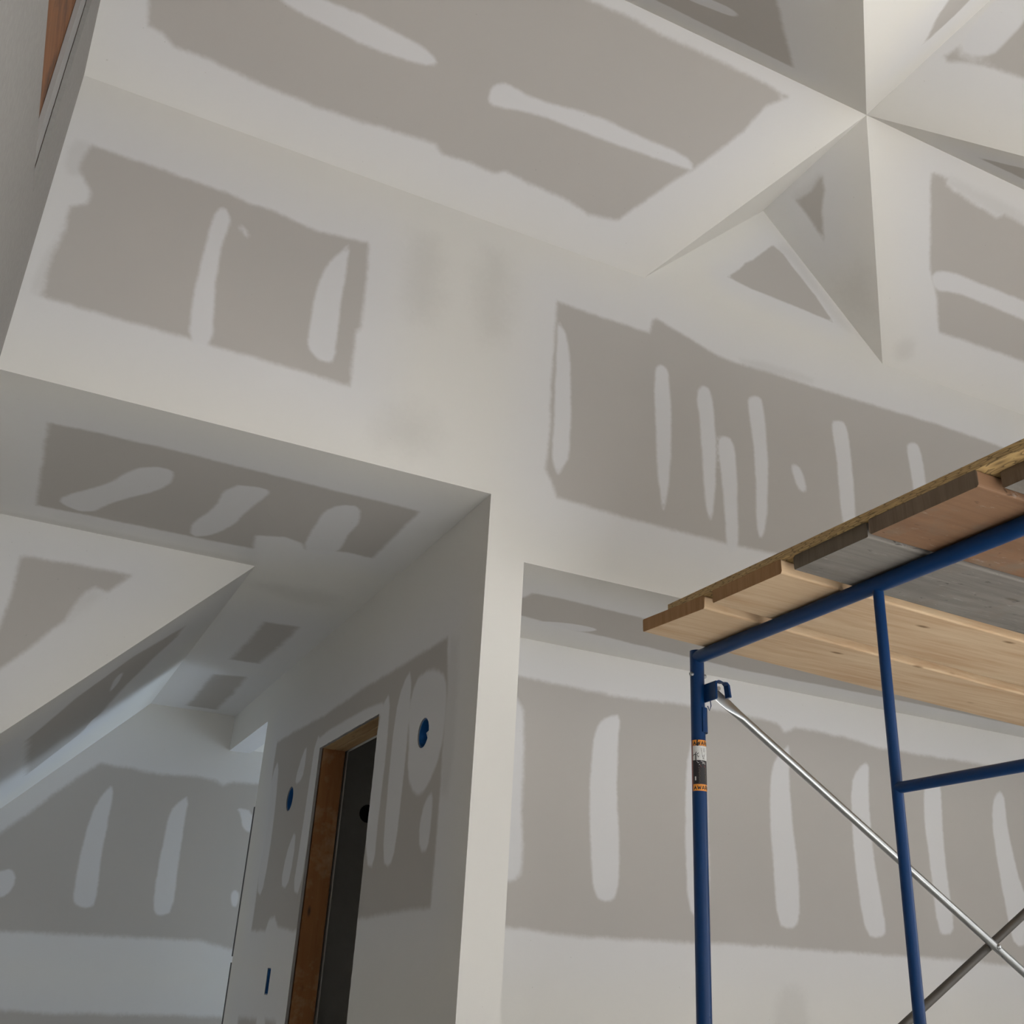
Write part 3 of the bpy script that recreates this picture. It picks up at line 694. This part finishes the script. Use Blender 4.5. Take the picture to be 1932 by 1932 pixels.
# lettering built from strokes: triangle mark + WARNING
GL = {'W': [(0, 1, .22, 0), (.22, 0, .45, .8), (.45, .8, .68, 0), (.68, 0, .9, 1)], 'A': [(0, 0, .35, 1), (.35, 1, .7, 0), (.15, .32, .55, .32)],
      'R': [(0, 0, 0, 1), (0, 1, .5, 1), (.5, 1, .55, .55), (.55, .55, 0, .5), (.25, .5, .6, 0)], 'N': [(0, 0, 0, 1), (0, 1, .55, 0), (.55, 0, .55, 1)],
      'I': [(0, 0, 0, 1)], 'G': [(.6, .85, .3, 1), (.3, 1, 0, .6), (0, .6, .1, .1), (.1, .1, .4, 0), (.4, 0, .6, .15), (.6, .15, .6, .45), (.6, .45, .35, .45)]}
def word(txt, x, z, h, w=.0017):
    out = []
    for ch in txt:
        gl = GL[ch]; adv = max(max(s[0], s[2]) for s in gl)
        out += [line(x + s[0] * h, z + s[1] * h, x + s[2] * h, z + s[3] * h, w) for s in gl]
        x += (adv + .28) * h
    return out
for zb in (Z1 - .0145, Z0 + .005):
    tx = xl + .002
    subp('warning_text', [[(tx, zb - .0015), (tx + .0105, zb - .0015), (tx + .00525, zb + .0105)]] + word('WARNING', tx + .0122, zb - .0008, .0104, .0021), MS['black'], .0010)
lad = [line(.004, Z1 - .026, .018, Z1 - .024), line(.0045, Z1 - .031, .018, Z1 - .029), line(.005, Z1 - .036, .018, Z1 - .034), line(.003, Z1 - .025, .009, Z1 - .058), line(.010, Z1 - .024, .011, Z1 - .036), line(.014, Z1 - .024, .015, Z1 - .036),
       line(.009, Z1 - .058, .017, Z1 - .038), line(.007, Z1 - .046, .016, Z1 - .058), line(.010, Z1 - .044, .013, Z1 - .048)]
subp('scaffold_pictogram', lad, MS['black'], .0010)
fig = [line(-.014, Z1 - .044, -.010, Z1 - .036, .0022), line(-.018, Z1 - .043, -.006, Z1 - .048, .003), line(-.012, Z1 - .042, -.012, Z1 - .060, .0032), line(-.009, Z1 - .044, -.004, Z1 - .039, .0018), line(-.018, Z1 - .043, -.021, Z1 - .048, .0018), line(-.006, Z1 - .052, -.003, Z1 - .048, .0016)]
subp('figure_pictogram', fig, MS['black'], .0010)
subp('fine_print', [line(-.004 + (i % 3) * .001, Z1 - .082 - i * .0047, .019 - (i % 4) * .0008, Z1 - .0825 - i * .0047, .0013) for i in range(10)], MS['dim'], .0010)
subp('fine_print', [line(0, Z1 - .0755, .014, Z1 - .076, .0018), line(.002, Z1 - .079, .016, Z1 - .0795, .0014)], MS['red'], .0010)
subp('drawing', [line(-.010, Z1 - .062, -.006, Z1 - .068), line(-.006, Z1 - .068, .004, Z1 - .062), line(.004, Z1 - .062, .012, Z1 - .070), line(-.003, Z1 - .073, .008, Z1 - .069, .0014), line(.008, Z1 - .064, .017, Z1 - .067), line(.008, Z1 - .067, .017, Z1 - .071)], MS['white'], .0010)
subp('peeled_spot', [rct(-.016, Z0 + .030, -.012, Z0 + .041)], MS['white'], .0010)
subp('torn_patch', [[(-.0085, Z1 + .0012), (-.0045, Z1 - .001), (-.006, Z1 - .008), (-.003, Z1 - .016), (-.006, Z1 - .0195), (-.0105, Z1 - .016), (-.009, Z1 - .007)]], MS['black'], .0014)

def copy_tree(o, parent=None):
    c = o.copy(); C.objects.link(c); c.parent = parent
    for ch in list(o.children): copy_tree(ch, c)
    return c
f2 = copy_tree(frame); f2.location = frame.location + Vector((2.13, 0, 0))
f2['label'] = 'blue steel scaffold end frame at the far right end of the planks'

# ---- cross braces
def brace(Y, root_loc, label):
    root = thing('cross_brace', root_loc); tag(root, label, 'brace', 'cross braces of the scaffold')
    xa, xb, zt, zb = 1.853, 3.925, .832, -.440
    def bar(z0, z1, yoff, mat):
        p0, p1 = Vector((xa, Y + yoff, z0)), Vector((xb, Y + yoff, z1)); d = (p1 - p0); L = d.length; d /= L
        pts, fl = [], []
        for s, a, b in ((0, .0025, .0165), (.028, .0025, .0175), (.055, .003, .0180), (.085, .0085, .0150), (.115, .0127, .0127)):
            pts.append(p0 + d * s); fl.append((b, a))
        for s, (b, a) in zip((L - .115, L - .085, L - .055, L - .028, L), fl[::-1]): pts.append(p0 + d * s); fl.append((b, a))
        return pts, fl, mat
    for z0, z1, yo, mat in ((zt, zb, -.014, M_ZINC), (zb, zt, .014, M_RUST)):
        pts, fl, mat = bar(z0, z1, yo, mat)
        # section orientation: first radius lies in the brace plane
        bm = bmesh.new(); rings = []; d = (pts[-1] - pts[0]).normalized(); v = Vector((0, 1, 0)); u = d.cross(v).normalized(); seg = 20
        for p, (ru, rv) in zip(pts, fl):
            rings.append([bm.verts.new(W3(p) + u * (ru * math.cos(2 * math.pi * k / seg)) + v * (rv * math.sin(2 * math.pi * k / seg))) for k in range(seg)])
        for a_, b2 in zip(rings, rings[1:]):
            for k in range(seg): bm.faces.new((a_[k], a_[(k + 1) % seg], b2[(k + 1) % seg], b2[k]))
        bm.faces.new(rings[0][::-1]); bm.faces.new(rings[-1])
        o = rebase(from_bm('brace_tube', bm, mat, root, True))
        o['label'] = 'shiny galvanised tube falling to the right' if mat is M_ZINC else 'dull brown tube rising to the right'
    cx, cz = (xa + xb) / 2, (zt + zb) / 2
    tube('rivet', [(cx, Y - .032, cz), (cx, Y - .028, cz), (cx, Y + .028, cz), (cx, Y + .031, cz)], [.004, .008, .008, .004], M_ZINC, root, 12)
    return root
brace(YF - .034, (1.853, YF - .034, -.44), 'crossed galvanised and brown scaffold brace behind the middle post')
brace(YN - .034, (1.853, YN - .034, -.44), 'crossed scaffold brace on the near side of the scaffold')

# ---- planks
PB = RZ + .0205 + .0008
def plank(far0, near0, slope_far, slope_near, x0, length, mats, label, x0n=None, sag=0, thick=.038):
    """long board: far/near edge Y at X=x0, with their slopes along X"""
    x0n = x0 if x0n is None else x0n
    me_name = 'scaffold_plank'; bm = bmesh.new(); r = .006
    def sec(far, near):
        pr = []
        for (cy, cz, a0) in ((near + r, r, 180), (far - r, r, 270), (far - r, thick - r, 0), (near + r, thick - r, 90)):
            for k in range(4):
                a = math.radians(a0 + 30 * k); pr.append((cy + r * math.cos(a), cz + r * math.sin(a)))
        return pr
    secs = []
    nseg = 12
    for i in range(nseg + 1):
        t = i / nseg; x = x0 + length * t
        pr = sec(far0 + slope_far * length * t, near0 + slope_near * length * t)
        ring = []
        for y, z in pr:
            w = (far0 - y) / max(far0 - near0, 1e-6)
            xx = x + (w * (x0n - x0) if i == 0 else 0) + (rng.uniform(-.0012, .0012) if i == 0 else 0)
            ring.append(bm.verts.new(W3((xx, y, PB + z))))
        secs.append(ring)
    m = len(secs[0])
    for a_, b2 in zip(secs, secs[1:]):
        for k in range(m): bm.faces.new((a_[k], b2[k], b2[(k + 1) % m], a_[(k + 1) % m]))
    e0 = bm.faces.new(secs[0]); e1 = bm.faces.new(secs[-1][::-1])
    e0.material_index = 1; e1.material_index = 1
    o = from_bm(me_name, bm, None)
    for mt in mats: o.data.materials.append(mt)
    off = W3((x0, near0, PB)); o.data.transform(Matrix.Translation(-off)); o.location = off
    tag(o, label, 'plank', 'planks laid across the scaffold')
    return o
P = (M_PINE, M_PINE_END)
plank(2.512, 2.240, .083, .083, 1.590, 2.9, P, 'pale new pine plank at the far edge of the scaffold, sticking out furthest left', 1.616)
plank(2.197, 1.920, .075, .055, 1.611, 2.9, P, 'pale new pine plank, second from the far edge, beside the grey plank', 1.619)
plank(1.889, 1.640, .045, .015, 1.632, 2.9, (M_GREY, M_GREY_END), 'weathered grey plank with dark scratches, between the pine and the reddish plank', 1.636)
plank(1.628, 1.328, .010, .010, 1.630, 2.9, (M_RED, M_RED_END), 'reddish brown stained plank with a dark knot, nearer than the grey one', 1.635)
plank(1.312, 1.050, .010, .0, 1.684, 2.9, (M_GREY, M_RED_END), 'greyish brown plank at the near edge of the scaffold, set back slightly', 1.686)
# strand board sheet on top
bm = bmesh.new(); tz = PB + .0385; pts = [(1.607, 2.405), (1.640, 1.20), (1.640 + .004, 1.06), (4.05, 1.06), (4.05, 2.49)]
lo = [bm.verts.new(W3((x, y, tz))) for x, y in pts]; hi = [bm.verts.new(W3((x, y, tz + .0185))) for x, y in pts]
bm.faces.new(lo[::-1]); bm.faces.new(hi)
for k in range(5): bm.faces.new((lo[k], lo[(k + 1) % 5], hi[(k + 1) % 5], hi[k]))
o = from_bm('plywood_sheet', bm, M_OSB); off = W3((1.607, 1.06, tz)); o.data.transform(Matrix.Translation(-off)); o.location = off
tag(o, 'thin strand board sheet lying on top of the scaffold planks', 'board')
